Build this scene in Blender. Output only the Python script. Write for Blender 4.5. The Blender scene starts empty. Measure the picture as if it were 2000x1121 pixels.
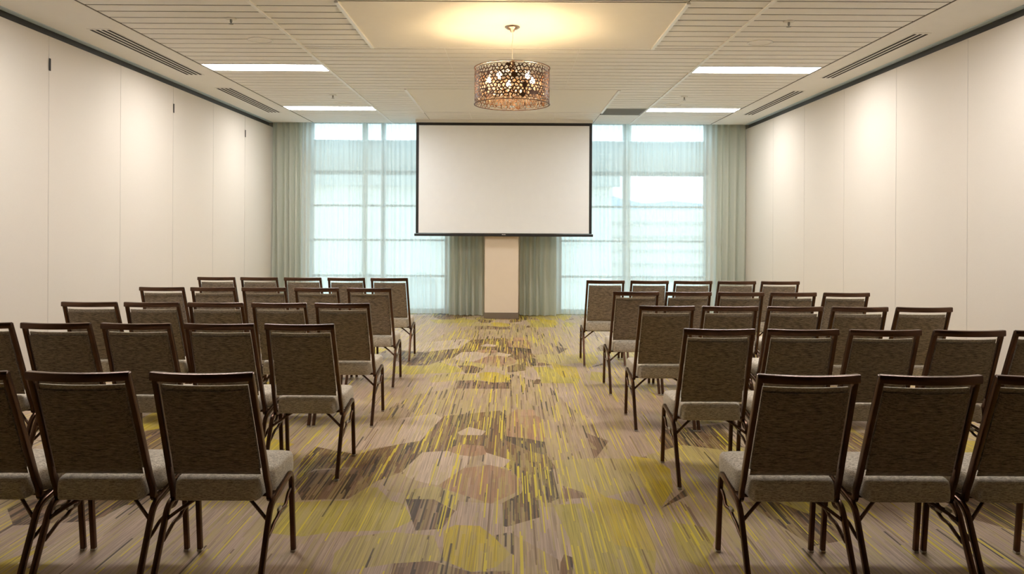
import bpy, bmesh, math, random
from mathutils import Vector, Matrix
from mathutils.geometry import delaunay_2d_cdt
PI = math.pi
C = bpy.context.scene.collection
SC = bpy.context.scene

# ------------------------------------------------------------------ camera
HC = 1.53                      # eye height
F = 1440.0                     # focal length in pixels of the 2000 px frame
cd = bpy.data.cameras.new('camera'); cam = bpy.data.objects.new('camera', cd); C.objects.link(cam)
cd.sensor_width = 36; cd.lens = 36*F/2000
cd.shift_y = -(560.5-439)/2000; cd.shift_x = -1/2000
cd.clip_start = 0.05; cd.clip_end = 500
ROLL = math.radians(0.3)
cam.matrix_world = Matrix.Translation((0, 0, HC)) @ Matrix.Rotation(PI/2, 4, 'X') @ Matrix.Rotation(ROLL, 4, 'Z')
SC.camera = cam

# ------------------------------------------------------------------ exposure and light
SC.view_settings.view_transform = 'Standard'; SC.view_settings.look = 'None'
SC.view_settings.gamma = 1; SC.view_settings.use_curve_mapping = False
SC.view_settings.exposure = 0.36
SC.cycles.max_bounces = 10; SC.cycles.diffuse_bounces = 5; SC.cycles.glossy_bounces = 4
SC.cycles.transmission_bounces = 6; SC.cycles.transparent_max_bounces = 16
SC.cycles.caustics_reflective = False; SC.cycles.caustics_refractive = False
SC.cycles.sample_clamp_indirect = 4.0
SKY = 4.4          # world strength
TUBE = 34.0         # luminous ceiling strips
BULB = 480.0       # chandelier bulbs

w = bpy.data.worlds.new('sky'); SC.world = w; w.use_nodes = True
nt = w.node_tree; nt.nodes.clear()
wo = nt.nodes.new('ShaderNodeOutputWorld'); wb = nt.nodes.new('ShaderNodeBackground')
tc = nt.nodes.new('ShaderNodeTexCoord'); sx = nt.nodes.new('ShaderNodeSeparateXYZ')
wr = nt.nodes.new('ShaderNodeValToRGB')
wr.color_ramp.elements[0].position = 0.0; wr.color_ramp.elements[0].color = (.74, .89, 1, 1)
wr.color_ramp.elements[1].position = 0.5; wr.color_ramp.elements[1].color = (.62, .82, 1, 1)
nt.links.new(tc.outputs['Generated'], sx.inputs[0]); nt.links.new(sx.outputs['Z'], wr.inputs[0])
nt.links.new(wr.outputs[0], wb.inputs[0]); wb.inputs[1].default_value = SKY
nt.links.new(wb.outputs[0], wo.inputs[0])

# ------------------------------------------------------------------ room measures
HR = 3.22            # ceiling
WL, WR = -4.08, 3.94 # side wall faces
YB = 12.70           # inner face of the window wall
YC = 12.30           # ceiling ends here, curtain pocket beyond
YN = -3.5            # wall behind the camera
def portal(x0, x1):
    l = bpy.data.lights.new('daylight_portal', 'AREA'); l.shape = 'RECTANGLE'; l.size = x1-x0; l.size_y = 3.2
    l.cycles.is_portal = True
    o = bpy.data.objects.new('daylight_portal', l); C.objects.link(o)
    o.location = ((x0+x1)/2, YB+.20, 1.65); o.rotation_euler = (-PI/2, 0, 0)
portal(-3.5, -1.1); portal(.8, 3.4)

# ------------------------------------------------------------------ material helpers
def lin(c):
    r = []
    for v in c[:3]:
        v = v/255 if max(c[:3]) > 1 else v
        r.append(v/12.92 if v <= .04045 else ((v+.055)/1.055)**2.4)
    return tuple(r)+(1,)
class N:
    def __init__(s, name):
        s.m = bpy.data.materials.new(name); s.m.use_nodes = True; s.t = s.m.node_tree; s.t.nodes.clear()
        s.out = s.n('ShaderNodeOutputMaterial')
    def n(s, k, **kw):
        d = s.t.nodes.new(k)
        for a, b in kw.items(): setattr(d, a, b)
        return d
    def l(s, a, b): s.t.links.new(a, b)
    def val(s, inp, v):
        if isinstance(v, (int, float, tuple, list)): inp.default_value = v
        else: s.l(v, inp)
    def math(s, op, a, b=None, c=None):
        d = s.n('ShaderNodeMath', operation=op); s.val(d.inputs[0], a)
        if b is not None: s.val(d.inputs[1], b)
        if c is not None: s.val(d.inputs[2], c)
        return d.outputs[0]
    def mix(s, f, a, b, blend='MIX'):
        d = s.n('ShaderNodeMix', data_type='RGBA', blend_type=blend)
        s.val(d.inputs[0], f); s.val(d.inputs[6], a); s.val(d.inputs[7], b); return d.outputs[2]
    def noise(s, vec, scale, detail=2, rough=.5):
        d = s.n('ShaderNodeTexNoise'); s.l(vec, d.inputs['Vector']); d.inputs['Scale'].default_value = scale
        d.inputs['Detail'].default_value = detail; d.inputs['Roughness'].default_value = rough; return d.outputs[0]
    def mapping(s, vec, scale):
        d = s.n('ShaderNodeMapping'); s.l(vec, d.inputs[0]); d.inputs['Scale'].default_value = scale; return d.outputs[0]
    def obj(s): return s.n('ShaderNodeTexCoord').outputs['Object']
    def ramp(s, f, stops):
        d = s.n('ShaderNodeValToRGB'); s.l(f, d.inputs[0]); e = d.color_ramp.elements
        while len(e) < len(stops): e.new(.5)
        for i, (p, c) in enumerate(stops): e[i].position = p; e[i].color = c
        return d.outputs[0]
    def bsdf(s, col, rough=.6, metal=0, spec=.5, bump=None, bs=.2, bd=.01):
        b = s.n('ShaderNodeBsdfPrincipled'); s.val(b.inputs['Base Color'], col)
        s.val(b.inputs['Roughness'], rough); b.inputs['Metallic'].default_value = metal
        b.inputs['Specular IOR Level'].default_value = spec
        if bump is not None:
            q = s.n('ShaderNodeBump'); q.inputs['Strength'].default_value = bs; q.inputs['Distance'].default_value = bd
            s.l(bump, q.inputs['Height']); s.l(q.outputs[0], b.inputs['Normal'])
        s.l(b.outputs[0], s.out.inputs[0]); return b
def plain(name, c, rough=.6, metal=0, spec=.5):
    a = N(name); o = a.obj(); f = a.noise(o, 9, 3)
    c1 = tuple(v*.96 for v in c[:3])+(1,)
    a.bsdf(a.mix(f, c1, c), rough, metal, spec); return a.m
def weave(name, c0, c1, sx_, sy_, sz_, rough=.9, bs=.25):
    a = N(name); o = a.obj()
    f = a.noise(a.mapping(o, (sx_, sy_, sz_)), 1, 3, .7)
    g = a.noise(a.mapping(o, (sx_*2.7, sy_*2.7, sz_*2.7)), 1, 2, .6)
    h = a.math('ADD', a.math('MULTIPLY', f, .65), a.math('MULTIPLY', g, .35))
    col = a.ramp(h, [(.40, c0), (.60, c1)])
    b = a.bsdf(col, rough, 0, .15, h, bs, .002)
    b.inputs['Sheen Weight'].default_value = .25; b.inputs['Sheen Roughness'].default_value = .5
    return a.m
M = {}
M['wall'] = N('wall_vinyl'); a = M['wall']; o = a.obj()
f = a.noise(a.mapping(o, (3, 500, 500)), 1, 2); g = a.noise(a.mapping(o, (900, 900, 60)), 1, 2)
h = a.math('ADD', f, g); a.bsdf(a.ramp(h, [(.6, lin((208, 200, 188))), (1.3, lin((215, 207, 196)))]), .75, 0, .2, h, .08, .001); M['wall'] = a.m
M['rear'] = plain('dark_bounce_cutting_wall', lin((96, 72, 52)), .5)  # invented dark finish for the unseen wall, cuts bounce onto chair backs
M['seam'] = plain('panel_edge_vinyl', lin((206, 199, 189)), .6)
M['backing'] = plain('backing_dark', lin((120, 108, 94)), .8)
M['ceil'] = plain('ceiling_paint', lin((246, 245, 243)), .7, 0, .2)
M['plank'] = plain('ceiling_plank_paint', lin((245, 244, 242)), .55, 0, .3)
M['groove'] = plain('ceiling_groove', lin((84, 76, 68)), .8)
M['runner'] = plain('white_enamel_runner', lin((250, 250, 250)), .35)
M['track'] = plain('dark_anodised_track', lin((62, 60, 58)), .45, .6)
M['tracklip'] = plain('aluminium_lip_painted_reflection', lin((196, 212, 222)), .5, 0)  # pale blue is the window's reflection, painted into the lip's colour
M['dark'] = plain('dark_slot', lin((45, 42, 40)), .8)
M['grille'] = plain('grey_grille', lin((150, 150, 146)), .6, .3)
M['column'] = plain('column_paint', lin((236, 220, 200)), .7, 0, .2)
M['base'] = plain('taupe_rubber_base', lin((118, 104, 88)), .6)
M['black'] = plain('black_screen_border', lin((42, 40, 40)), .5, 0, .3)
M['screen'] = plain('matte_white_screen', lin((246, 248, 249)), .85, 0, .1)
M['white'] = plain('white_metal', lin((235, 233, 228)), .5)
M['mull'] = plain('grey_aluminium_mullion', lin((120, 128, 126)), .45, .3)
M['facade'] = plain('pale_stucco_facade', lin((226, 220, 208)), .9)
M['facade2'] = plain('grey_band_facade', lin((176, 176, 170)), .9)
M['bluehill'] = plain('distant_blue_hill', lin((176, 200, 222)), 1)
M['street'] = plain('pale_street', lin((190, 188, 182)), .9)
M['chrome'] = plain('satin_nickel', lin((200, 185, 172)), .2, 1)
M['lace'] = plain('bronze_lace_metal', lin((78, 52, 34)), .42, .6)
M['cable'] = plain('silver_cable', lin((225, 220, 210)), .4, .3)
M['glide'] = plain('clear_plastic_glide', lin((190, 182, 170)), .15, .2)
M['fabric'] = weave('heather_taupe_seat_fabric', lin((134, 123, 108)), lin((226, 216, 199)), 55, 160, 420)
M['backfab'] = weave('shaded_heather_back_fabric', lin((60, 53, 46)), lin((176, 160, 140)), 26, 160, 420)  # seat heather darkened, shade on the rear faces put into the colour
M['piping'] = plain('taupe_piping', lin((150, 138, 120)), .8)
a = N('hammered_bronze_tube'); o = a.obj(); f = a.noise(o, 160, 2); g = a.noise(o, 12, 2)
a.bsdf(a.mix(g, lin((72, 50, 36)), lin((100, 70, 50))), .26, .7, .5, f, .12, .001); M['bronze'] = a.m
def emit(name, c, s):
    a = N(name); e = a.n('ShaderNodeEmission'); e.inputs[0].default_value = c; e.inputs[1].default_value = s
    a.l(e.outputs[0], a.out.inputs[0]); return a.m
M['tube'] = emit('lit_acrylic_lens', (1, .975, .96, 1), TUBE)
M['bulb'] = emit('lit_bulb_glass', (1, .70, .36, 1), BULB)
def glass(name, c, rough=0, ior=1.45):
    a = N(name); b = a.n('ShaderNodeBsdfGlass'); b.inputs[0].default_value = c; b.inputs[1].default_value = rough; b.inputs[2].default_value = ior
    a.l(b.outputs[0], a.out.inputs[0]); return a.m
M['crystal'] = glass('crystal_glass', (1, .97, .93, 1), .02, 1.5)
a = N('window_glass'); t = a.n('ShaderNodeBsdfTransparent'); t.inputs[0].default_value = (.93, .97, .96, 1)
g = a.n('ShaderNodeBsdfGlossy'); g.inputs[1].default_value = .02; m = a.n('ShaderNodeMixShader'); m.inputs[0].default_value = .06
a.l(t.outputs[0], m.inputs[1]); a.l(g.outputs[0], m.inputs[2]); a.l(m.outputs[0], a.out.inputs[0]); M['glass'] = a.m
def cloth(name, c, tr, tl):
    a = N(name); o = a.obj(); f = a.noise(a.mapping(o, (300, 300, 40)), 1, 2)
    d = a.n('ShaderNodeBsdfDiffuse'); a.l(a.mix(f, tuple(v*.93 for v in c[:3])+(1,), c), d.inputs[0])
    q = a.n('ShaderNodeBsdfTranslucent'); q.inputs[0].default_value = c
    m = a.n('ShaderNodeMixShader'); m.inputs[0].default_value = tl; a.l(d.outputs[0], m.inputs[1]); a.l(q.outputs[0], m.inputs[2])
    last = m.outputs[0]
    if tr:
        t = a.n('ShaderNodeBsdfTransparent'); t.inputs[0].default_value = (.97, 1, .99, 1)
        m2 = a.n('ShaderNodeMixShader'); m2.inputs[0].default_value = tr
        a.l(last, m2.inputs[1]); a.l(t.outputs[0], m2.inputs[2]); last = m2.outputs[0]
    a.l(last, a.out.inputs[0]); return a.m
M['sheer'] = cloth('white_sheer_voile', lin((240, 245, 241)), .20, .55)
M['drape'] = cloth('sage_grey_drape', lin((207, 211, 199)), .0, .36)
M['drape_edge'] = cloth('pale_sage_sheer', lin((206, 224, 220)), .12, .6)

# ------------------------------------------------------------------ mesh helpers
def mk(name, bm, mat, parent=None, smooth=False, loc=None):
    me = bpy.data.meshes.new(name)
    bmesh.ops.recalc_face_normals(bm, faces=bm.faces[:])
    bm.to_mesh(me); bm.free()
    if smooth:
        for p in me.polygons: p.use_smooth = True
    me.materials.append(M[mat] if isinstance(mat, str) else mat)
    o = bpy.data.objects.new(name, me); C.objects.link(o)
    if parent: o.parent = parent
    if loc: o.location = loc
    return o
def smooth_angle(o, ang=35):
    bm = bmesh.new(); bm.from_mesh(o.data)
    for e in bm.edges:
        e.smooth = not (len(e.link_faces) == 2 and e.calc_face_angle(0) > math.radians(ang))
    for f in bm.faces: f.smooth = True
    bm.to_mesh(o.data); bm.free(); return o
def box(bm, x0, x1, y0, y1, z0, z1, bev=0):
    vs = [bm.verts.new((x, y, z)) for x in (x0, x1) for y in (y0, y1) for z in (z0, z1)]
    fs = [bm.faces.new([vs[i] for i in q]) for q in ((0, 1, 3, 2), (4, 6, 7, 5), (0, 4, 5, 1), (2, 3, 7, 6), (0, 2, 6, 4), (1, 5, 7, 3))]
    if bev:
        es = list({e for f in fs for e in f.edges})
        bmesh.ops.bevel(bm, geom=es, offset=bev, segments=2, affect='EDGES', profile=.5)
    return vs
def profile(wd, ht, r, n=3):
    pts = []
    for cx, cy, a0 in ((wd/2-r, ht/2-r, 0), (-wd/2+r, ht/2-r, 90), (-wd/2+r, -ht/2+r, 180), (wd/2-r, -ht/2+r, 270)):
        for i in range(n):
            a = math.radians(a0+90*i/(n-1)); pts.append((cx+r*math.cos(a), cy+r*math.sin(a)))
    return pts
def sweep(bm, pts, prof, ref=(1, 0, 0), cap=True, closed=False):
    """sweep a 2D profile along pts; profile x axis follows ref, mitred at bends"""
    pts = [Vector(p) for p in pts]; n = len(pts); rings = []; ref = Vector(ref)
    for i, p in enumerate(pts):
        if closed: d0 = (p-pts[i-1]).normalized(); d1 = (pts[(i+1) % n]-p).normalized()
        else:
            d0 = (p-pts[i-1]).normalized() if i else (pts[1]-p).normalized()
            d1 = (pts[i+1]-p).normalized() if i < n-1 else d0
        t = (d0+d1); t = t.normalized() if t.length > 1e-6 else d0
        def frame(d):
            x = ref-d*ref.dot(d)
            if x.length < 1e-4: x = Vector((0, 1, 0))-d*d.y
            x.normalize(); return x, d.cross(x)
        x, y = frame(d1 if i < n-1 or closed else d0)
        ring = []
        dd = d1 if i < n-1 or closed else d0
        for u, v in prof:
            q = x*u+y*v
            k = dd.dot(t)
            q = q-dd*(q.dot(t)/k) if abs(k) > .2 else q
            ring.append(bm.verts.new(p+q))
        rings.append(ring)
    m = len(prof)
    rng = range(n) if closed else range(n-1)
    for i in rng:
        a, b = rings[i], rings[(i+1) % n]
        for j in range(m): bm.faces.new((a[j], a[(j+1) % m], b[(j+1) % m], b[j]))
    if cap and not closed: bm.faces.new(rings[0][::-1]); bm.faces.new(rings[-1])
def circ(r, n=8): return [(r*math.cos(2*PI*i/n), r*math.sin(2*PI*i/n)) for i in range(n)]
def lathe(bm, prof, n=24, cx=0, cy=0):
    rings = []
    for r, z in prof:
        if r < 1e-5: rings.append([bm.verts.new((cx, cy, z))])
        else: rings.append([bm.verts.new((cx+r*math.cos(2*PI*i/n), cy+r*math.sin(2*PI*i/n), z)) for i in range(n)])
    for a, b in zip(rings, rings[1:]):
        for i in range(n):
            j = (i+1) % n
            if len(a) == 1 and len(b) == 1: continue
            if len(a) == 1: bm.faces.new((a[0], b[j], b[i]))
            elif len(b) == 1: bm.faces.new((a[i], a[j], b[0]))
            else: bm.faces.new((a[i], a[j], b[j], b[i]))
def bend(pts, r, n=5):
    """round the corners of a polyline"""
    P = [Vector(p) for p in pts]; out = [P[0]]
    for i in range(1, len(P)-1):
        a = (P[i-1]-P[i]); b = (P[i+1]-P[i]); k = min(r, a.length*.48, b.length*.48)
        s, e = P[i]+a.normalized()*k, P[i]+b.normalized()*k
        for j in range(n+1):
            t = j/n; out.append(s*(1-t)**2+P[i]*2*t*(1-t)+e*t*t)
    out.append(P[-1]); return out
def thing(name, label, cat, loc=(0, 0, 0), rz=0, group=None):
    o = bpy.data.objects.new(name, None); o.empty_display_size = .1; C.objects.link(o)
    o.location = loc; o.rotation_euler = (0, 0, rz); o['label'] = label; o['category'] = cat
    if group: o['group'] = group
    return o
def tag(o, label, cat, group=None):
    o['label'] = label; o['category'] = cat
    if group: o['group'] = group
    return o
def structure(o): o['kind'] = 'structure'; return o
def dup(root, loc, rz, label, group=None):
    r = root.copy(); C.objects.link(r); r.location = loc; r.rotation_euler = (0, 0, rz); r['label'] = label
    if group: r['group'] = group
    for ch in list(root.children):
        c = ch.copy(); C.objects.link(c); c.parent = r
        for g in list(ch.children):
            d = g.copy(); C.objects.link(d); d.parent = c
    return r

# ------------------------------------------------------------------ floor: patterned carpet
def fp(px, py):
    d = HC*F/(py-439); return ((px-1001)*d/F, d)
def cropA(pts): return [fp(560+x*.3221, 760+y*.3221) for x, y in pts]
def cropB(pts): return [fp(960+x*.3221, 760+y*.3221) for x, y in pts]
TAUPE = lin((178, 155, 136)); LIGHT = lin((194, 173, 152)); BROWN = lin((118, 82, 42)); MAUVE = lin((134, 103, 76))
MID = lin((164, 124, 90)); DARKB = lin((58, 40, 20)); OLIVE = lin((178, 162, 66)); YEL = lin((192, 168, 22)); SOFT = lin((178, 160, 100))
def px(pts): return [fp(x, y) for x, y in pts]
GOLD = lin((172, 148, 118))
patches = [   # (colour, dark stripe share, yellow stripe share, outline), later ones lie on top
 (GOLD, .10, .12, px([(860,745),(1000,730),(1110,760),(1190,870),(1160,960),(1080,990),(900,980),(760,960),(700,880),(760,800)])),
 (TAUPE, .02, .08, px([(640,700),(760,690),(900,730),(880,760),(700,790),(600,760)])),
 (TAUPE, .02, .12, px([(1040,720),(1180,690),(1290,740),(1270,800),(1120,800)])),
 (OLIVE, .02, .10, cropA([(90,690),(380,680),(480,600),(560,600),(640,680),(720,700),(770,800),(640,860),(300,870),(100,900),(-100,880),(-100,700)])),
 (SOFT, .05, .12, cropA([(280,1121),(300,1000),(420,900),(640,870),(900,890),(960,1040),(660,1060)])),
 (MAUVE, .35, .05, cropA([(40,560),(180,500),(420,480),(460,500),(560,560),(380,670),(100,680)])),
 (BROWN, .45, .14, cropA([(100,430),(180,355),(440,400),(500,380),(720,330),(820,315),(830,385),(720,500),(560,560),(500,580),(420,480),(180,490),(60,560)])),
 (LIGHT, .02, .06, cropA([(175,350),(300,245),(560,200),(900,150),(970,190),(880,240),(820,315),(500,370),(330,385)])),
 (BROWN, .30, .20, cropA([(960,165),(1300,130),(1390,200),(1366,430),(1215,385),(980,375),(830,385),(820,315),(900,225)])),
 (LIGHT, .0, .03, cropA([(1040,265),(1110,230),(1215,255),(1190,280),(1060,280)])),
 (BROWN, .22, .16, cropB([(-20,330),(90,310),(250,380),(345,400),(400,480),(300,500),(170,540),(130,490),(80,470),(120,430),(0,390)])),
 (BROWN, .55, .25, cropB([(180,540),(300,480),(330,690),(290,660),(190,630),(200,600)])),
 (MID, .04, .08, cropA([(990,360),(1060,335),(1200,345),(1220,395),(1130,410),(985,390)])),
 (LIGHT, .02, .06, cropA([(710,500),(830,385),(990,378),(1050,400),(1130,410),(1060,520),(960,590),(840,570),(740,540)])),
 (LIGHT, .02, .05, cropA([(1215,385),(1366,430),(1320,475),(1200,455)])),
 (SOFT, .12, .22, cropA([(720,620),(830,600),(900,590),(1060,640),(1040,740),(900,670),(730,670)])),
 (MID, .05, .08, cropA([(920,590),(1080,480),(1240,460),(1380,500),(1430,570),(1390,630),(1245,695),(1100,650)])),
 (MAUVE, .45, .05, cropA([(730,670),(900,670),(1030,740),(950,850),(790,860),(770,800)])),
 (YEL, .02, .10, cropA([(960,860),(1030,825),(1180,830),(1270,900),(1366,1000),(1280,1080),(1130,1110),(960,1040)])),
 (MAUVE, .30, .06, cropA([(660,1060),(880,1045),(1130,1110),(1366,1100),(1366,1300),(600,1300)])),
 (MID, .10, .12, cropB([(85,170),(160,120),(300,170),(330,300),(320,320),(100,285)])),
 (lin((178,140,104)), .0, .05, cropB([(165,122),(265,125),(275,160),(165,160)])),
 (DARKB, .60, .10, cropB([(85,285),(230,300),(330,320),(345,400),(250,380),(90,310)])),
 (DARKB, .70, .22, cropB([(300,480),(380,500),(420,660),(350,690)])),
 (BROWN, .50, .10, cropB([(75,690),(190,630),(290,660),(305,775),(100,835),(80,830)])),
 (BROWN, .35, .05, cropB([(430,1050),(450,1000),(510,1020),(500,1150),(420,1150)])),
 (MAUVE, .50, .02, cropB([(575,260),(650,290),(720,310),(640,415),(600,330)])),
 (MAUVE, .05, .08, cropB([(430,600),(520,600),(620,655),(430,665)])),
 (SOFT, .02, .16, cropB([(380,430),(640,415),(850,420),(930,590),(700,650),(660,655),(430,580)])),
 (YEL, .01, .10, cropB([(850,400),(1000,420),(1090,480),(1110,600),(1040,710),(930,590)])),
 (OLIVE, .02, .14, cropB([(380,700),(560,690),(640,760),(760,940),(1010,980),(1000,1121),(520,1121),(480,900)])),
 (YEL, .01, .12, cropB([(560,560),(700,650),(900,700),(1010,980),(760,940),(640,760)])),
 (BROWN, .35, .03, cropB([(1035,720),(1180,600),(1200,640)])),
 (OLIVE, .02, .12, cropB([(1100,800),(1300,830),(1366,900),(1300,1080),(1150,1020)])),
]
rnd = random.Random(11)
def blob(cx, cy, rx, ry):
    k = rnd.randint(5, 8); a0 = rnd.random()*6
    return [(cx+rx*(.75+.5*rnd.random())*math.cos(a0+2*PI*i/k), cy+ry*(.75+.5*rnd.random())*math.sin(a0+2*PI*i/k)) for i in range(k)]
PER_Y, PER_X = 3.9, 3.3
kinds = [(OLIVE, .02, .1), (SOFT, .03, .1), (BROWN, .4, .08), (MAUVE, .35, .05), (LIGHT, .03, .05), (YEL, .01, .08), (MAUVE, .5, .06), (LIGHT, .02, .04), (SOFT, .02, .1)]
side = []
for i in range(30):
    cc = kinds[rnd.randrange(len(kinds))]
    side.append((cc[0], cc[1], cc[2], blob(1.2+rnd.random()*2.6, 3.3+rnd.random()*3.9, .18+.4*rnd.random(), .2+.5*rnd.random())))
allp = []
for ky in (-1, 0, 1, 2):
    for kx in (-1, 0):
        for c, a_, b_, pts in side: allp.append((c, a_, b_, [(x+kx*(PER_X+1.75), y+ky*PER_Y) for x, y in pts]))
for ky in (-1, 0, 1, 2):
    for c, a_, b_, pts in patches: allp.append((c, a_, b_, [(x, y+ky*PER_Y) for x, y in pts]))
X0, X1, Y0, Y1 = WL-.05, WR+.05, YN-.05, YB+.15
cv = [Vector(p) for p in ((X0, Y0), (X1, Y0), (X1, Y1), (X0, Y1))]; cf = [[0, 1, 2, 3]]
def clip(pts):
    for ax, lim, sg in ((0, X0+.003, 1), (0, X1-.003, -1), (1, Y0+.003, 1), (1, Y1-.003, -1)):
        out = []
        for i in range(len(pts)):
            p, q = pts[i-1], pts[i]; ip, iq = sg*(p[ax]-lim) > 0, sg*(q[ax]-lim) > 0
            if ip != iq:
                t = (lim-p[ax])/(q[ax]-p[ax]); out.append((p[0]+t*(q[0]-p[0]), p[1]+t*(q[1]-p[1])))
            if iq: out.append(q)
        pts = out
        if len(pts) < 3: return []
    return pts
allp = [(c, a_, b_, clip(pts)) for c, a_, b_, pts in allp]
allp = [q for q in allp if q[3]]
for c, a_, b_, pts in allp:
    area = sum(pts[i-1][0]*pts[i][1]-pts[i][0]*pts[i-1][1] for i in range(len(pts)))
    if area < 0: pts = pts[::-1]
    b0 = len(cv); cv += [Vector(p) for p in pts]; cf.append(list(range(b0, b0+len(pts))))
rv, re_, rf, ov, oe, of = delaunay_2d_cdt(cv, [], cf, 1, 1e-5)
me = bpy.data.meshes.new('floor')
me.from_pydata([(v.x, v.y, 0) for v in rv], [], rf); me.update()
for nm, ty in (('patch', 'FLOAT_COLOR'), ('dark_share', 'FLOAT'), ('yellow_share', 'FLOAT')): me.attributes.new(nm, ty, 'FACE')
at1, at2, at3 = (me.attributes[k] for k in ('patch', 'dark_share', 'yellow_share'))
for i, srcs in enumerate(of):
    k = max(srcs) if srcs else 0
    c, a_, b_ = (TAUPE, .015, .08) if k == 0 else allp[k-1][:3]
    at1.data[i].color = c; at2.data[i].value = a_; at3.data[i].value = b_
floor = bpy.data.objects.new('floor', me); C.objects.link(floor); structure(floor)
a = N('striped_loop_carpet'); o = a.obj()
sep = a.n('ShaderNodeSeparateXYZ'); a.l(o, sep.inputs[0]); X, Y = sep.outputs[0], sep.outputs[1]
def attr(n, k): d = a.n('ShaderNodeAttribute', attribute_name=n); return d.outputs[k]
def dashes(width, length, share, seed):
    col = a.math('FLOOR', a.math('DIVIDE', X, width))
    wn = a.n('ShaderNodeTexWhiteNoise', noise_dimensions='2D'); cb = a.n('ShaderNodeCombineXYZ')
    a.l(col, cb.inputs[0]); cb.inputs[1].default_value = seed; a.l(cb.outputs[0], wn.inputs['Vector'])
    seg = a.math('FLOOR', a.math('ADD', a.math('DIVIDE', Y, length), a.math('MULTIPLY', wn.outputs[0], 37)))
    w2 = a.n('ShaderNodeTexWhiteNoise', noise_dimensions='3D'); c2 = a.n('ShaderNodeCombineXYZ')
    a.l(col, c2.inputs[0]); a.l(seg, c2.inputs[1]); c2.inputs[2].default_value = seed; a.l(c2.outputs[0], w2.inputs['Vector'])
    return a.math('LESS_THAN', w2.outputs[0], share)
base = attr('patch', 'Color')
fine = a.noise(a.mapping(o, (170, 2.2, 1)), 1, 2, .6)
base = a.mix(1.0, base, a.ramp(fine, [(.32, (.64, .62, .60, 1)), (.68, (1.30, 1.28, 1.26, 1))]), 'MULTIPLY')
base = a.mix(a.math('MULTIPLY', dashes(.016, .45, .25, 21), .22), base, TAUPE)
base = a.mix(a.math('MULTIPLY', dashes(.022, .35, .14, 22), .22), base, LIGHT)
zone = a.noise(a.mapping(o, (.9, .6, 1)), 1, 1)
base = a.mix(a.math('MULTIPLY', dashes(.019, .40, a.ramp(zone, [(.45, (.02, .02, .02, 1)), (.6, (.5, .5, .5, 1))]), 23), .45), base, SOFT)
soft = a.noise(a.mapping(o, (14, 1.1, 1)), 1, 2)
base = a.mix(a.math('MULTIPLY', a.ramp(soft, [(.52, (0, 0, 0, 1)), (.66, (1, 1, 1, 1))]), .35), base, SOFT)
base = a.mix(a.math('MULTIPLY', dashes(.008, .5, a.math('MULTIPLY', attr('dark_share', 'Fac'), .9), 3), .75), base, lin((100, 70, 38)))
base = a.mix(a.math('MULTIPLY', dashes(.010, .33, a.math('MULTIPLY', attr('dark_share', 'Fac'), .55), 5), .9), base, lin((50, 31, 14)))
base = a.mix(a.math('MULTIPLY', dashes(.007, .30, a.math('MULTIPLY', attr('yellow_share', 'Fac'), .8), 8), .5), base, lin((176, 160, 84)))
big = a.noise(a.mapping(o, (.8, .5, 1)), 1, 1)
base = a.mix(a.math('MULTIPLY', dashes(.0045, .22, a.math('MULTIPLY', attr('yellow_share', 'Fac'), .8), 31), .4), base, lin((190, 170, 70)))
base = a.mix(a.math('MULTIPLY', dashes(.0055, .28, .12, 32), .35), base, lin((124, 98, 74)))
ys = a.math('MULTIPLY', attr('yellow_share', 'Fac'), a.math('MULTIPLY', big, 1.3))
base = a.mix(a.math('MULTIPLY', dashes(.0072, .50, a.math('MULTIPLY', ys, 1.0), 13), .9), base, lin((216, 196, 44)))
grain = a.noise(o, 420, 2, .7)
base = a.mix(1.0, base, a.ramp(grain, [(.3, (.86, .86, .86, 1)), (.7, (1.1, 1.1, 1.1, 1))]), 'MULTIPLY')
b_ = a.bsdf(base, .5, 0, .45, grain, .35, .004)
me.materials.append(a.m)

# ------------------------------------------------------------------ side walls of operable panels
def side_wall(name, X, sgn, seams, latches):
    bm = bmesh.new(); box(bm, X, X+sgn*.12, YN, YB+.1, 0, HR+.3)
    wl = structure(mk(name, bm, 'backing'))
    ys = sorted([YN]+seams+[YB-.02])
    for y0, y1 in zip(ys, ys[1:]):
        bm = bmesh.new(); g = .0009
        box(bm, X-sgn*.022, X-sgn*.0005, y0+g, y1-g, .012, 3.158, .003)
        mk('wall_panel', bm, 'wall', wl)
        bm = bmesh.new(); box(bm, X-sgn*.0238, X-sgn*.0222, y1-g-.009, y1-g-.001, .014, 3.15)
        mk('panel_edge', bm, 'seam', wl)
    bm = bmesh.new(); box(bm, X-sgn*.012, X-sgn*.001, YN, YC, 3.161, HR-.001)
    mk('top_track', bm, 'track', wl)
    for y, z in latches:
        bm = bmesh.new(); box(bm, X-sgn*.030, X-sgn*.0265, y-.017, y+.010, z-.054, z+.054, .002)
        mk('latch_plate', bm, 'dark', wl)
    return wl
side_wall('wall_left', WL, -1, [6.45+1.18*k for k in range(-8, 5)], [(6.45, 2.91), (8.81, 2.90), (11.17, 2.89)])
side_wall('wall_right', WR, 1, [6.36+1.185*k for k in range(-8, 5)], [])
bm = bmesh.new(); box(bm, WL, WR, YN-.12, YN, 0, HR+.3); structure(mk('wall_rear', bm, 'rear'))

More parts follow.
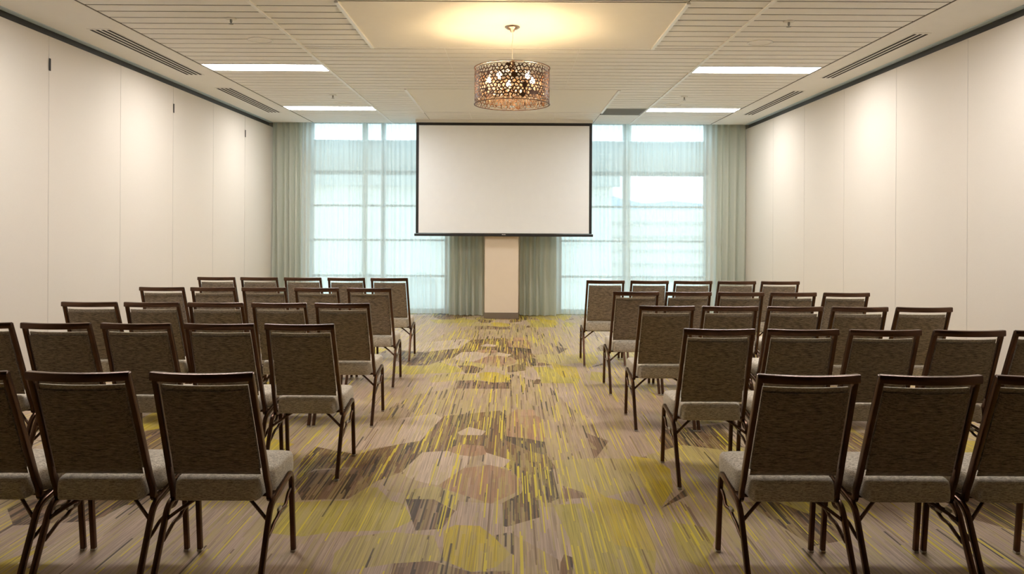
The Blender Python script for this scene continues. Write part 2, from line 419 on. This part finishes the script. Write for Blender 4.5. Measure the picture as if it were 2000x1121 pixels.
# ------------------------------------------------------------------ window wall
WINS = [(-3.5, -1.12), (.80, 3.36)]
bm = bmesh.new()
for x0, x1 in ((WL, -3.5), (-1.12, .80), (3.36, WR)): box(bm, x0, x1, YB, YB+.18, 0, 3.5)
for x0, x1 in WINS: box(bm, x0, x1, YB, YB+.18, 3.32, 3.5)
structure(mk('wall_back', bm, 'column'))
def window(name, x0, x1, vs):
    bm = bmesh.new(); y0, y1 = YB+.04, YB+.12
    for a_, b_ in ((x0, x0+.05), (x1-.05, x1)): box(bm, a_, b_, y0, y1, 0, 3.32)
    for a_, b_ in ((0, .07), (3.27, 3.32)): box(bm, x0+.05, x1-.05, y0, y1, a_, b_)
    wo_ = structure(mk(name, bm, 'mull'))
    for x, t in vs:
        bm = bmesh.new(); box(bm, x-t, x+t, y0-.01, y1+.01, .07, 3.27); mk('mullion', bm, 'mull', wo_)
    for z, t in ((2.42, .035), (1.85, .018), (1.255, .018), (.636, .018)):
        bm = bmesh.new(); xs = [x0+.05]+[v for x, tt in vs for v in (x-tt, x+tt)]+[x1-.05]
        for i in range(0, len(xs), 2): box(bm, xs[i], xs[i+1], y0+.005, y1-.005, z-t, z+t)
        mk('transom_bar', bm, 'mull', wo_)
    bm = bmesh.new(); box(bm, x0+.05, x1-.05, YB+.085, YB+.09, .07, 3.27); mk('pane', bm, 'glass', wo_)
window('window_1', -3.5, -1.12, [(-2.56, .04), (-2.24, .035)])
window('window_2', .80, 3.36, [(1.95, .045)])

# column in front of the window wall
bm = bmesh.new(); box(bm, -.45, .10, 12.0, YB, .0, HR, .004); structure(mk('wall_column', bm, 'column'))
bm = bmesh.new(); box(bm, -.458, .108, 11.99, 12.2, .001, .10, .003); structure(mk('baseboard_column', bm, 'base'))

# ------------------------------------------------------------------ ceiling
PIT = .1743
bm = bmesh.new()
ST = [(WL, -3.345), (3.305, WR)]
for x0, x1 in ST: box(bm, x0, x1, YN, YC, HR, HR+.05)
box(bm, -3.345, 3.305, YN, YC+.0, HR+.03, HR+.05)
box(bm, WL, WR, YC, YB+.1, HR+.28, HR+.33); box(bm, WL, WR, YC-.03, YC, HR+.05, HR+.28)
ceil = structure(mk('ceiling', bm, 'ceil'))
bm = bmesh.new(); box(bm, -3.345, 3.305, YN, YC, HR+.003, HR+.0295); mk('ceiling_backing', bm, 'groove', ceil)
LIGHTS_Y = [7.98-2.79*k for k in (1, 0)]+[10.77]
G0 = 7.98-PIT
def rows(y0, y1):
    k = math.ceil((y0-G0)/PIT-1e-6); ys = [y0]
    while G0+k*PIT < y1-1e-4:
        if G0+k*PIT > y0+.02: ys.append(G0+k*PIT)
        k += 1
    ys.append(y1); return list(zip(ys, ys[1:]))
def planks(x0, x1, y0, y1, skip=(), name='plank_bay'):
    bm = bmesh.new()
    for a_, b_ in rows(y0, y1):
        if b_-a_ < .02 or any(a_ > s0-.03 and b_ < s1+.03 for s0, s1 in skip): continue
        g = .0095
        vs = box(bm, x0+.004, x1-.004, a_+g, b_-g, HR-.001, HR+.0025)
    mk(name, bm, 'plank', ceil)
lsk = [(y-PIT, y+PIT) for y in LIGHTS_Y]
XL, XR = -2.01, 1.95
planks(-3.325, XL, YN, YC, lsk); planks(XR, 3.285, YN, YC, lsk)
P1 = (5.58, 7.04); P2 = (9.19, 11.05)
GR = (10.67, 11.30)
ga = [r for r in rows(YN, YC)]
planks(XL, -1.345, YN, P1[1]); planks(XL, -.66, P1[1], P2[0]); planks(XL, -1.345, P2[0], YC)
planks(1.325, XR, YN, P1[1]); planks(.64, XR, P1[1], P2[0]); planks(1.325, XR, P2[0], GR[0]); planks(1.325, XR, GR[1], YC)
planks(-1.345, 1.325, YN, P1[0]); planks(-.66, .64, P1[1], P2[0])
planks(-1.345, -.66, P2[1], YC); planks(-.66, .64, P2[1], YC); planks(.64, 1.325, P2[1], YC)
for a_, b_ in (P1, P2):
    bm = bmesh.new(); box(bm, -1.335, 1.315, a_+.012, b_-.006, HR-.001, HR+.0025); mk('smooth_panel', bm, 'ceil', ceil)
    for x in (-1.345, 1.325):
        bm = bmesh.new(); box(bm, x-.014, x+.014, a_, b_, HR-.016, HR+.0028); mk('panel_trim', bm, 'runner', ceil)
    bm = bmesh.new(); box(bm, -1.33, 1.31, b_-.005, b_+.004, HR-.004, HR+.0028); mk('panel_trim', bm, 'runner', ceil)
for x in (XL, XR):
    bm = bmesh.new(); box(bm, x-.014, x+.014, YN, YC, HR-.012, HR+.0028); mk('runner', bm, 'runner', ceil)
for x in (-.66, .64):
    for a_, b_ in ((P1[1]+.01, P2[0]-.01), (P2[1]+.01, YC)):
        bm = bmesh.new(); box(bm, x-.003, x+.003, a_, b_, HR-.002, HR+.0028); mk('runner', bm, 'runner', ceil)
for x0, x1 in ((WL+.012, WL+.075), (WR-.075, WR-.012)):
    bm = bmesh.new(); box(bm, x0, x1, YN, YC, HR-.006, HR-.0005); mk('track_lip', bm, 'tracklip', ceil)

# ceiling lights
SIDE = {-1: 'left', 1: 'right'}
def ceiling_light(x0, x1, y, label):
    cx = (x0+x1)/2
    t = thing('ceiling_light', label, 'ceiling light', (cx, y, HR), 0, 'linear ceiling lights')
    hw = (x1-x0)/2; hd = PIT-.006
    bm = bmesh.new()
    for q in ((-hw, hw, -hd, -hd+.012), (-hw, hw, hd-.012, hd), (-hw, -hw+.012, -hd+.012, hd-.012), (hw-.012, hw, -hd+.012, hd-.012)): box(bm, *q, -.004, .0025)
    mk('light_frame', bm, 'white', t)
    bm = bmesh.new(); box(bm, -hw+.0125, hw-.0125, -hd+.0125, hd-.0125, -.002, .0022); mk('light_lens', bm, 'tube', t)
NM = {7.98: 'nearer the camera', 10.77: 'next to the window wall'}
for y in LIGHTS_Y:
    nm = NM.get(round(y, 2), 'overhead at row %d' % LIGHTS_Y.index(y))
    for s, (x0, x1) in ((-1, (-3.32, XL-.012)), (1, (XR+.012, 3.28))):
        if y > 7: ceiling_light(x0, x1, y, 'long lit white ceiling strip light on the %s, %s' % (SIDE[s], 'the one nearer the camera' if y < 9 else 'the one near the curtains'))
        else: ceiling_light(x0, x1, y, 'long lit ceiling strip light, %s side, %s' % (SIDE[s], 'nearest, above the picture edge'))

# slot diffusers in the soffits
def diffuser(x0, x1, y0, y1, n, label):
    t = thing('slot_diffuser', label, 'air vent', ((x0+x1)/2, (y0+y1)/2, HR), 0, 'slot air diffusers')
    hx, hy = (x1-x0)/2, (y1-y0)/2
    bm = bmesh.new(); box(bm, -hx, hx, -hy, hy, -.004, -.001); mk('diffuser_frame', bm, 'ceil', t)
    w_ = 2*hx/n
    for i in range(n):
        c = -hx+w_*(i+.5); bm = bmesh.new(); box(bm, c-.0125, c+.0125, -hy+.03, hy-.03, -.0065, -.0045); mk('slot', bm, 'dark', t)
diffuser(-3.72, -3.52, 6.42, 8.40, 4, 'long four-slot air diffuser in the left soffit, nearer the camera')
diffuser(-3.72, -3.52, 9.18, 11.2, 4, 'long four-slot air diffuser in the left soffit, nearer the curtains')
diffuser(3.49, 3.64, 6.42, 8.40, 3, 'long three-slot air diffuser in the right soffit, nearer the camera')
diffuser(3.49, 3.64, 9.18, 11.2, 3, 'long three-slot air diffuser in the right soffit, nearer the curtains')
t = thing('return_grille', 'grey rectangular return air grille in ceiling right of the projection screen', 'air vent', (1.637, (GR[0]+GR[1])/2, HR))
bm = bmesh.new(); hx, hy = .285, .30
for q in ((-hx-.015, hx+.015, -hy-.01, -hy+.01), (-hx-.015, hx+.015, hy-.01, hy+.01), (-hx-.015, -hx+.005, -hy+.01, hy-.01), (hx-.005, hx+.015, -hy+.01, hy-.01)): box(bm, *q, -.003, .0025)
mk('grille_frame', bm, 'grille', t)
bm = bmesh.new()
for i in range(28):
    y = -hy+.02+i*(2*hy-.04)/27; box(bm, -hx+.006, hx-.006, y-.0035, y+.0035, -.002, .0025)
mk('grille_louvres', bm, 'grille', t)
def sprinkler(x, y, label):
    t = thing('sprinkler', label, 'sprinkler', (x, y, HR), 0, 'ceiling sprinklers')
    bm = bmesh.new(); lathe(bm, [(0, -.001), (.045, -.001), (.043, -.006), (.02, -.009), (0, -.009)], 20); mk('escutcheon', bm, 'white', t, True)
    bm = bmesh.new(); lathe(bm, [(.009, -.0092), (.010, -.030), (.006, -.032), (.005, -.042), (.019, -.044), (.019, -.047), (0, -.047)], 14); mk('sprinkler_head', bm, 'grille', t)
def speaker(x, y, label):
    t = thing('ceiling_speaker', label, 'speaker', (x, y, HR), 0, 'round ceiling speakers')
    bm = bmesh.new(); lathe(bm, [(.112, -.001), (.114, -.006), (.100, -.008), (.098, -.004), (.098, -.001)], 36); mk('speaker_rim', bm, 'runner', t, True)
    bm = bmesh.new(); lathe(bm, [(0, -.005), (.05, -.0045), (.097, -.002)], 36); mk('speaker_grille', bm, 'ceil', t, True)
for s, x in ((-1, -2.33), (1, 2.27)):
    sprinkler(x, 6.08, 'small ceiling sprinkler on the %s, nearer the camera' % SIDE[s])
    sprinkler(x-.03, 9.65, 'small ceiling sprinkler on the %s, between the two strip lights' % SIDE[s])
    speaker(x, 6.79, 'round white ceiling speaker on the %s, in front of the nearer strip light' % SIDE[s])
    speaker(x-.03, 10.30, 'round white ceiling speaker on the %s, next to the far strip light' % SIDE[s])

# ------------------------------------------------------------------ projection screen
t = thing('projection_screen', 'large white projection screen with black border hanging before the windows', 'projection screen', (-.142, 11.90, 1.33))
SWD = 2.84/2
def sc_box(name, mat, *b, bev=0):
    bm = bmesh.new(); box(bm, *b, bev); return mk(name, bm, mat, t)
sc_box('screen_housing', 'white', -SWD-.01, SWD+.01, -.03, .06, 3.175-1.33, HR-.001-1.33, bev=.002)
zt, zb = 3.174-1.33, .055
sc_box('screen_border', 'black', -SWD, SWD, 0, .004, zb, zt)
sc_box('screen_surface', 'screen', -SWD+.045, SWD-.045, -.004, -.0005, zb+.008, zt-.045)
bb = sc_box('weight_bar', 'black', -SWD-.022, SWD+.022, -.018, .022, .012, .052, bev=.006)
bm = bmesh.new()
for k in range(2): box(bm, -.030+k*.032, -.002+k*.032, -.0205, -.0185, .036, .047)
mk('maker_badge', bm, 'white', bb)

# ------------------------------------------------------------------ curtains
def curtain(name, label, x0, x1, y, z0, z1, wl, amp, mat, seed, cat, group, flare=0, topfine=False, res=9):
    r = random.Random(seed); n = int((x1-x0)/wl*res)+1; rowsn = 24
    ph = []; p = 0
    for i in range(n+1): ph.append(p); p += (2*PI/res)*(.75+.5*(.5+.5*math.sin(i*.11+seed)))
    am = [amp*(.75+.5*r.random()) for _ in range(n+1)]
    for _ in range(3): am = [am[0]]+[(am[i-1]+am[i]+am[i+1])/3 for i in range(1, n)]+[am[-1]]
    bm = bmesh.new(); vv = []
    for j in range(rowsn+1):
        t_ = j/rowsn; z = z0+(z1-z0)*t_; row = []
        for i in range(n+1):
            u = i/n; xx = x0+(x1-x0)*u+flare*(1-t_)**1.5*(1-u)+.006*math.sin(ph[i]*.5+t_*4)
            ya = am[i]*(1-.35*t_)*math.sin(ph[i]+.5*math.sin(t_*3+seed+i*.02))+.012*(1-t_)*math.sin(ph[i]*.37+seed)
            row.append(bm.verts.new((xx, y+ya, z)))
        vv.append(row)
    for j in range(rowsn):
        for i in range(n): bm.faces.new((vv[j][i], vv[j][i+1], vv[j+1][i+1], vv[j+1][i]))
    o_ = mk(name, bm, mat, None, True); tag(o_, label, cat, group); return o_
ZT = HR+.22
curtain('sheer_curtain', 'white sheer curtain left of the screen, nearer the left wall', -3.66, -2.47, 12.54, .02, ZT, .075, .020, 'sheer', 1, 'sheer curtain', 'white sheer curtains')
curtain('sheer_curtain', 'white sheer curtain just left of and partly behind the projection screen', -2.54, -.95, 12.48, .02, ZT, .080, .020, 'sheer', 2, 'sheer curtain', 'white sheer curtains')
curtain('sheer_curtain', 'white sheer curtain just right of and partly behind the projection screen', .62, 2.00, 12.48, .02, ZT, .080, .020, 'sheer', 3, 'sheer curtain', 'white sheer curtains')
curtain('sheer_curtain', 'white sheer curtain right of the screen, nearer the right wall', 1.93, 3.52, 12.54, .02, ZT, .075, .020, 'sheer', 4, 'sheer curtain', 'white sheer curtains')
curtain('drape', 'sage grey pleated drape in the left corner against the left wall', -4.03, -3.53, 12.37, .012, ZT, .115, .048, 'drape', 5, 'drape', 'sage grey drapes', flare=-.0)
curtain('drape', 'sage grey pleated drape hanging beside the left face of the column', -1.06, -.475, 12.37, .012, ZT, .13, .048, 'drape', 6, 'drape', 'sage grey drapes')
curtain('drape', 'sage grey pleated drape hanging beside the right face of the column', .125, .74, 12.37, .012, ZT, .13, .048, 'drape', 7, 'drape', 'sage grey drapes')
curtain('drape', 'sage grey pleated drape in the right corner against the right wall', 3.42, 3.90, 12.37, .012, ZT, .115, .048, 'drape', 8, 'drape', 'sage grey drapes')

# ------------------------------------------------------------------ outside
bm = bmesh.new(); box(bm, -60, 60, YB+.4, 120, -5.2, -5.0); structure(mk('street_ground', bm, 'street'))
bm = bmesh.new(); box(bm, -9, 9, YB+.18, 18.6, 2.88, 3.0)
canopy = mk('entrance_canopy', bm, 'facade2'); tag(canopy, 'flat grey canopy slab jutting out above the windows outside', 'canopy')
t = thing('office_building', 'pale building with arched openings across the street beyond the sheers', 'building', (-8, 34, -5))
bm = bmesh.new(); box(bm, -14, 12.6, 0, 8, 0, 9.0); mk('facade', bm, 'facade', t)
bm = bmesh.new(); box(bm, -14.3, 12.9, -.4, 0, 8.3, 8.8); mk('cornice', bm, 'facade2', t)
for k in range(-5, 4):
    bm = bmesh.new(); cx = k*2.6+1.2
    pts = [(cx-.7, -.03, 0), (cx+.7, -.03, 0)]+[(cx+.7*math.cos(PI*i/10), -.03, 3.6+.7*math.sin(PI*i/10)) for i in range(11)]
    vs = [bm.verts.new(p) for p in pts]; f_ = bm.faces.new(vs)
    r_ = bmesh.ops.extrude_face_region(bm, geom=[f_])
    bmesh.ops.translate(bm, verts=[v for v in r_['geom'] if isinstance(v, bmesh.types.BMVert)], vec=(0, -.08, 0))
    mk('arched_window', bm, 'facade2', t)
t = thing('low_building', 'low pale building wing seen through the right window sheers', 'building', (15, 40, -5))
bm = bmesh.new(); box(bm, -9.6, 14, 0, 8, 0, 7.4); mk('facade', bm, 'facade', t)
for k in range(9):
    bm = bmesh.new(); box(bm, -9.6, 14, -.12, -.01, .6+k*.75, .72+k*.75); mk('siding_band', bm, 'facade2', t)
bm = bmesh.new(); n = 40
top = [(-60+180*i/n, 118-0*i, -5+14.5*(.8+.13*math.sin(i*.5+1)+.05*math.sin(i*1.7))) for i in range(n+1)]
for (xa, ya, za), (xb, yb, zb_) in zip(top, top[1:]):
    v = [bm.verts.new(p) for p in ((xa, ya, -5), (xb, yb, -5), (xb, yb, zb_), (xa, ya, za), (xa, ya+30, -5), (xb, yb+30, -5))]
    bm.faces.new((v[0], v[1], v[2], v[3])); bm.faces.new((v[3], v[2], v[5], v[4]))
structure(mk('distant_hills', bm, 'bluehill'))

# ------------------------------------------------------------------ chandelier
CH = (-.01, 6.29, 0)
t = thing('chandelier', 'drum chandelier of bronze lace metal with lit bulbs and crystals', 'chandelier', (CH[0], CH[1], HR))
bm = bmesh.new(); lathe(bm, [(0, -.001), (.064, -.001), (.066, -.008), (.045, -.022), (.020, -.030), (.016, -.045), (0, -.046)], 28); mk('canopy', bm, 'chrome', t, True)
zt, zb, R = 2.862-HR, 2.555-HR, .320
cb = [(.0+.006*math.sin(i/24*9)*(1-i/24), -.018*math.sin(i/24*PI*1.4)*(1-i/24)-.0, -.046+(zt+.075+.046)*i/24) for i in range(25)]
bm = bmesh.new(); sweep(bm, cb, circ(.0016, 6)); mk('cord', bm, 'cable', t, True)
bm = bmesh.new(); lathe(bm, [(0, zt+.075), (.012, zt+.074), (.024, zt+.06), (.024, zt-.01), (.03, zt-.012), (.03, zt-.03), (0, zt-.031)], 18)
hub = mk('hub', bm, 'lace', t, True)
bm = bmesh.new()
for k in range(3):
    an = 2*PI*k/3+.5; sweep(bm, [(0, 0, zt-.012), (math.cos(an)*(R-.004), math.sin(an)*(R-.004), zt-.006)], circ(.003, 6))
mk('spider', bm, 'lace', t, True)
# lace drum: irregular honeycomb of openings cut out of sheet metal
def lace(R_, z0, z1, n, m, seed, th):
    r = random.Random(seed); dz = (z1-z0)/m; V = {}; bm_ = bmesh.new()
    da = 2*PI/n
    def vert(i, j, up):
        i %= n; key = (i, j, up)
        if key not in V:
            a_ = (i+.5*(j % 2))*da; z = z0+j*dz+(dz*.30 if up else -dz*.30)
            a_ += da*.5*(r.random()-.5); z += dz*.6*(r.random()-.5)
            z = min(max(z, z0), z1)
            V[key] = bm_.verts.new((R_*math.cos(a_), R_*math.sin(a_), z))
        return V[key]
    fs = []
    for j in range(0, m+1):
        for i in range(n):
            # hexagon centred between verts of row j
            o1 = 0 if j % 2 == 0 else 1
            if j+1 > m or j-1 < 0: continue
            L, Rr = vert(i, j, 1), vert(i+1, j, 1); L2, R2 = vert(i, j, 0), vert(i+1, j, 0)
            if j % 2 == 0: T = vert(i, j+1, 0); B = vert(i, j-1, 1)
            else: T = vert(i+1, j+1, 0); B = vert(i+1, j-1, 1)
            try: fs.append(bm_.faces.new((L2, B, R2, Rr, T, L)))
            except ValueError: pass
    bm_.normal_update()
    bmesh.ops.inset_individual(bm_, faces=fs, thickness=th, use_even_offset=True)
    inner = fs
    # merge some neighbouring holes look by deeper random inset
    bmesh.ops.delete(bm_, geom=[f for f in inner if r.random() < .95], context='FACES')
    for v in bm_.verts:
        k = R_/math.hypot(v.co.x, v.co.y); v.co.x *= k; v.co.y *= k
    return bm_
bm = lace(R, zb+.002, zt-.002, 58, 11, 4, .0048)
dr = mk('lace_drum', bm, 'lace', t)
so = dr.modifiers.new('thickness', 'SOLIDIFY'); so.thickness = .0018
for nm, z in (('top_rim', zt), ('bottom_rim', zb)):
    bm = bmesh.new(); sweep(bm, [(R*math.cos(2*PI*i/64), R*math.sin(2*PI*i/64), z) for i in range(64)], profile(.006, .012, .002), ref=(0, 0, 1), closed=True)
    mk(nm, bm, 'lace', t, True)
bulbs = [(-.107, -.16), (.128, -.16), (-.20, .02), (.175, .06), (-.03, .21)]
for i, (bx, by) in enumerate(bulbs):
    bz = zt-.085
    bm = bmesh.new(); sweep(bm, bend([(0, 0, zt-.025), (bx*.5, by*.5, zt-.016), (bx, by, zt-.024), (bx, by, bz+.035)], .05), circ(.0045, 7))
    lathe(bm, [(.0, bz+.06), (.014, bz+.058), (.016, bz+.022), (.0, bz+.02)], 12, bx, by); mk('bulb_arm', bm, 'chrome', t, True)
    bm = bmesh.new(); lathe(bm, [(0, bz+.0195), (.011, bz+.016), (.019, bz), (.020, bz-.012), (.014, bz-.026), (0, bz-.032)], 12, bx, by); mk('bulb', bm, 'bulb', t, True)
rr = random.Random(6)
def crystal(x, y, z, h, r, par, nm='crystal'):
    bm = bmesh.new(); lathe(bm, [(0, z), (r, z-h*.35), (r*.7, z-h*.7), (0, z-h)], 6, x, y); mk(nm, bm, 'crystal', par)
for ring, cnt, rad, z0_ in (('a', 36, .285, zb+.125), ('b', 26, .19, zb+.115), ('c', 14, .09, zb+.10)):
    bm = bmesh.new(); sweep(bm, [(rad*math.cos(2*PI*i/40), rad*math.sin(2*PI*i/40), z0_+.004) for i in range(40)], circ(.0022, 6), ref=(0, 0, 1), closed=True)
    for k in range(3):
        an = 2*PI*k/3+.5; sweep(bm, [(rad*math.cos(an), rad*math.sin(an), z0_), (rad*.9*math.cos(an), rad*.9*math.sin(an), zt-.01)], circ(.0015, 5))
    rg = mk('crystal_ring', bm, 'chrome', t, True)
    for k in range(cnt):
        an = 2*PI*(k+.5*rr.random())/cnt
        crystal(rad*math.cos(an), rad*math.sin(an), z0_, .085+.04*rr.random(), .0115, rg)
bm = bmesh.new(); sweep(bm, [(0, 0, zt-.03), (0, 0, zb-.003)], circ(.0015, 5)); rd = mk('centre_rod', bm, 'chrome', t, True)
bm = bmesh.new(); bmesh.ops.create_icosphere(bm, subdivisions=2, radius=.024); bmesh.ops.translate(bm, verts=bm.verts, vec=(0, 0, zb-.026)); mk('crystal_ball', bm, 'crystal', t)

# ------------------------------------------------------------------ banquet chair
# local frame: x sideways, y forward (towards the screen), back posts meet the seat at y = 0
def make_chair():
    t = thing('banquet_chair', '', 'chair')
    # seat cushion
    bm = bmesh.new()
    half = [(-.0, -.060), (.150, -.060), (.170, -.054), (.176, -.030), (.177, .030), (.184, .050), (.200, .062), (.208, .085), (.211, .16), (.210, .27), (.207, .325), (.194, .356), (.165, .372), (.09, .381), (0, .383)]
    outl = half+[(-x, y) for x, y in half[-2:0:-1]]
    cx, cy = 0, .17
    layers = [(.020, .366), (.004, .368), (0, .374), (-.002, .405), (0, .438), (.003, .451), (.011, .460), (.030, .466), (.08, .472), (.15, .475)]
    rings = []
    for off, z in layers:
        ring = []
        for x, y in outl:
            vx, vy = x-cx, y-cy; d = math.hypot(vx, vy); k = max(0, (d-off)/d); zz = z
            if z > .44: zz -= .010*max(0, (y-.30)/.08)
            ring.append(bm.verts.new((cx+vx*k, cy+vy*k, zz)))
        rings.append(ring)
    m = len(outl)
    for a_, b_ in zip(rings, rings[1:]):
        for i in range(m): bm.faces.new((a_[i], a_[(i+1) % m], b_[(i+1) % m], b_[i]))
    bm.faces.new(rings[0][::-1]); c = bm.verts.new((cx, cy, .476))
    for i in range(m): bm.faces.new((rings[-1][i], rings[-1][(i+1) % m], c))
    seat = smooth_angle(mk('seat', bm, 'fabric', t), 60)
    # back frame: two posts and a bowed top rail
    H = .932; LEAN = -.20
    def bp(s, x, z):   # point on the leaning back plane
        return (x, LEAN*((z-.36)/(H-.36))**1.08 if z > .36 else 0, z)
    bm = bmesh.new(); pr = profile(.022, .028, .004)
    for s in (-1, 1):
        path = bend([(s*.204, .075, .352), (s*.204, .004, .352), (s*.204, -.004, .40)], .03, 4)
        path += [Vector(bp(s, s*(.204-.0115*(z-.40)/(H-.40)), z)) for z in (.46, .55, .65, .75, .85, H-.004)]
        sweep(bm, path, pr, ref=(1, 0, 0))
    n = 12; rail = []
    for i in range(n+1):
        u = -1+2*i/n; rail.append((u*.2015, LEAN-.040*(1-u*u), H-.013))
    sweep(bm, rail, profile(.029, .036, .006), ref=(0, 1, .0))
    fr = smooth_angle(mk('back_frame', bm, 'bronze', t), 40)
    # padded back: front cushion and rear panel
    def pad(name, zlo, zhi, yoff, th, mat, bulge, bow):
        bm_ = bmesh.new(); nx, nz = 12, 14; G = []
        for face in (0, 1):
            g = []
            for j in range(nz+1):
                v = j/nz; z = zlo+(zhi-zlo)*v; yb = bp(1, 0, z)[1]; row = []
                for i in range(nx+1):
                    u = -1+2*i/nx
                    hw_ = .1945-.0115*(z-.40)/(H-.40)-.0105
                    e = (1-abs(u)**6)*(1-abs(2*v-1)**10)
                    q = .25+.75*e**.5 if e > 0 else .25
                    y_ = yb+yoff-bow*(1-u*u)*v**2+(th*q if face == 0 else -th*.15*q)*(1 if bulge > 0 else -1)
                    zz = z+(.0 if j < nz else 0)
                    row.append(bm_.verts.new((u*hw_, y_, zz)))
                g.append(row)
            G.append(g)
        for j in range(nz):
            for i in range(nx):
                bm_.faces.new((G[0][j][i], G[0][j][i+1], G[0][j+1][i+1], G[0][j+1][i]))
                bm_.faces.new((G[1][j][i+1], G[1][j][i], G[1][j+1][i], G[1][j+1][i+1]))
        for j in range(nz):
            for i in (0, nx): bm_.faces.new((G[0][j][i], G[0][j+1][i], G[1][j+1][i], G[1][j][i]))
        for i in range(nx):
            for j in (0, nz): bm_.faces.new((G[0][j][i], G[0][j][i+1], G[1][j][i+1], G[1][j][i]))
        return smooth_angle(mk(name, bm_, mat, t), 62)
    pad('backrest_cushion', .500, .880, .005, .042, 'fabric', 1, .026)
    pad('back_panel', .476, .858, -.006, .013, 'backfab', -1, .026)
    # seat frame under the cushion
    bm = bmesh.new(); pr = profile(.020, .014, .004)
    for y in (.05, .29): sweep(bm, [(-.214, y, .357), (.214, y, .357)], pr, ref=(0, 1, 0))
    for s in (-1, 1): sweep(bm, [(s*.13, .06, .357), (s*.13, .28, .357)], pr, ref=(1, 0, 0))
    mk('seat_frame', bm, 'bronze', t)
    # legs, each an arched tube half with a glide
    for s in (-1, 1):
        pr = profile(.024, .025, .007)
        mid = (s*.217, .15, .366)
        bm = bmesh.new(); sweep(bm, bend([(s*.217, .12, .366), (s*.217, -.025, .338), (s*.219, -.180, .012)], .045, 6), pr, ref=(1, 0, 0))
        lg = smooth_angle(mk('leg', bm, 'bronze', t), 40)
        bm = bmesh.new(); box(bm, s*.219-.012, s*.219+.012, -.193, -.169, 0, .0115, .003); mk('foot_glide', bm, 'glide', lg)
        bm = bmesh.new(); sweep(bm, bend([(s*.217, .12, .366), (s*.217, .262, .392), (s*.218, .300, .012)], .05, 6), pr, ref=(1, 0, 0))
        lg = smooth_angle(mk('leg', bm, 'bronze', t), 40)
        bm = bmesh.new(); box(bm, s*.218-.012, s*.218+.012, .288, .312, 0, .0115, .003); mk('foot_glide', bm, 'glide', lg)
        bm = bmesh.new(); sweep(bm, bend([(s*.213, -.050, .285), (s*.165, -.02, .320), (s*.11, .02, .352), (s*.09, .05, .356)], .03, 4), circ(.0075, 8))
        mk('brace', bm, 'bronze', t, True)
        bm = bmesh.new()
        path = [(s*.214, -.072, .205), (s*.216, -.02, .222), (s*.216, .03, .245), (s*.214, .08, .247), (s*.214, .12, .268), (s*.220, .17, .262), (s*.216, .22, .300), (s*.216, .276, .315)]
        sweep(bm, bend(path, .02, 3), circ(.008, 7))
        g = mk('stacking_guard', bm, 'bronze', t, True)
        bm = bmesh.new(); box(bm, s*.214-.006, s*.214+.006, .085, .125, .268, .282, .003); mk('bumper', bm, 'glide', g)
    return t
chair0 = make_chair()
# (distance of the top rail, [sideways centres]) for each row, nearest first
ROWS = {
 'left': [(2.945, [-1.235, -1.73, -2.215]), (4.37, [-1.258, -1.734, -2.226, -2.700, -3.170]), (5.53, [-1.271, -1.745, -2.223, -2.70, -3.17]),
          (6.84, [-1.325, -1.812, -2.30, -2.775, -3.25]), (8.15, [-1.358, -1.834, -2.315, -2.795, -3.27])],
 'right': [(2.965, [1.192, 1.682, 2.155]), (4.26, [1.195, 1.68, 2.155, 2.64, 3.11]), (5.46, [1.143, 1.613, 2.095, 2.575, 3.05]),
           (6.62, [1.110, 1.583, 2.055, 2.525, 3.00]), (7.95, [1.005, 1.480, 1.950, 2.42, 2.89])]}
RN = ['row nearest camera', 'second row from camera', 'third row from camera', 'fourth row from camera', 'row by the curtains']
PN = {5: ['on the aisle', 'second from aisle', 'middle seat', 'second from wall', 'at wall end'],
      3: ['on the aisle', 'second from aisle', 'cut by picture edge']}
first = True; cr = random.Random(3)
for sd in ('left', 'right'):
    for ri, (d, xs) in enumerate(ROWS[sd]):
        for ci, x in enumerate(xs):
            label = 'bronze-framed taupe chair, %s block, %s, %s' % (sd, RN[ri], PN[len(xs)][ci])
            grp = 'banquet chairs in the %s block' % sd
            loc = (x, d+.20, 0); rz = math.radians(cr.uniform(-.5, .5))
            if first:
                chair0.location = loc; chair0.rotation_euler = (0, 0, rz); chair0['label'] = label; chair0['group'] = grp; first = False
            else: dup(chair0, loc, rz, label, grp)
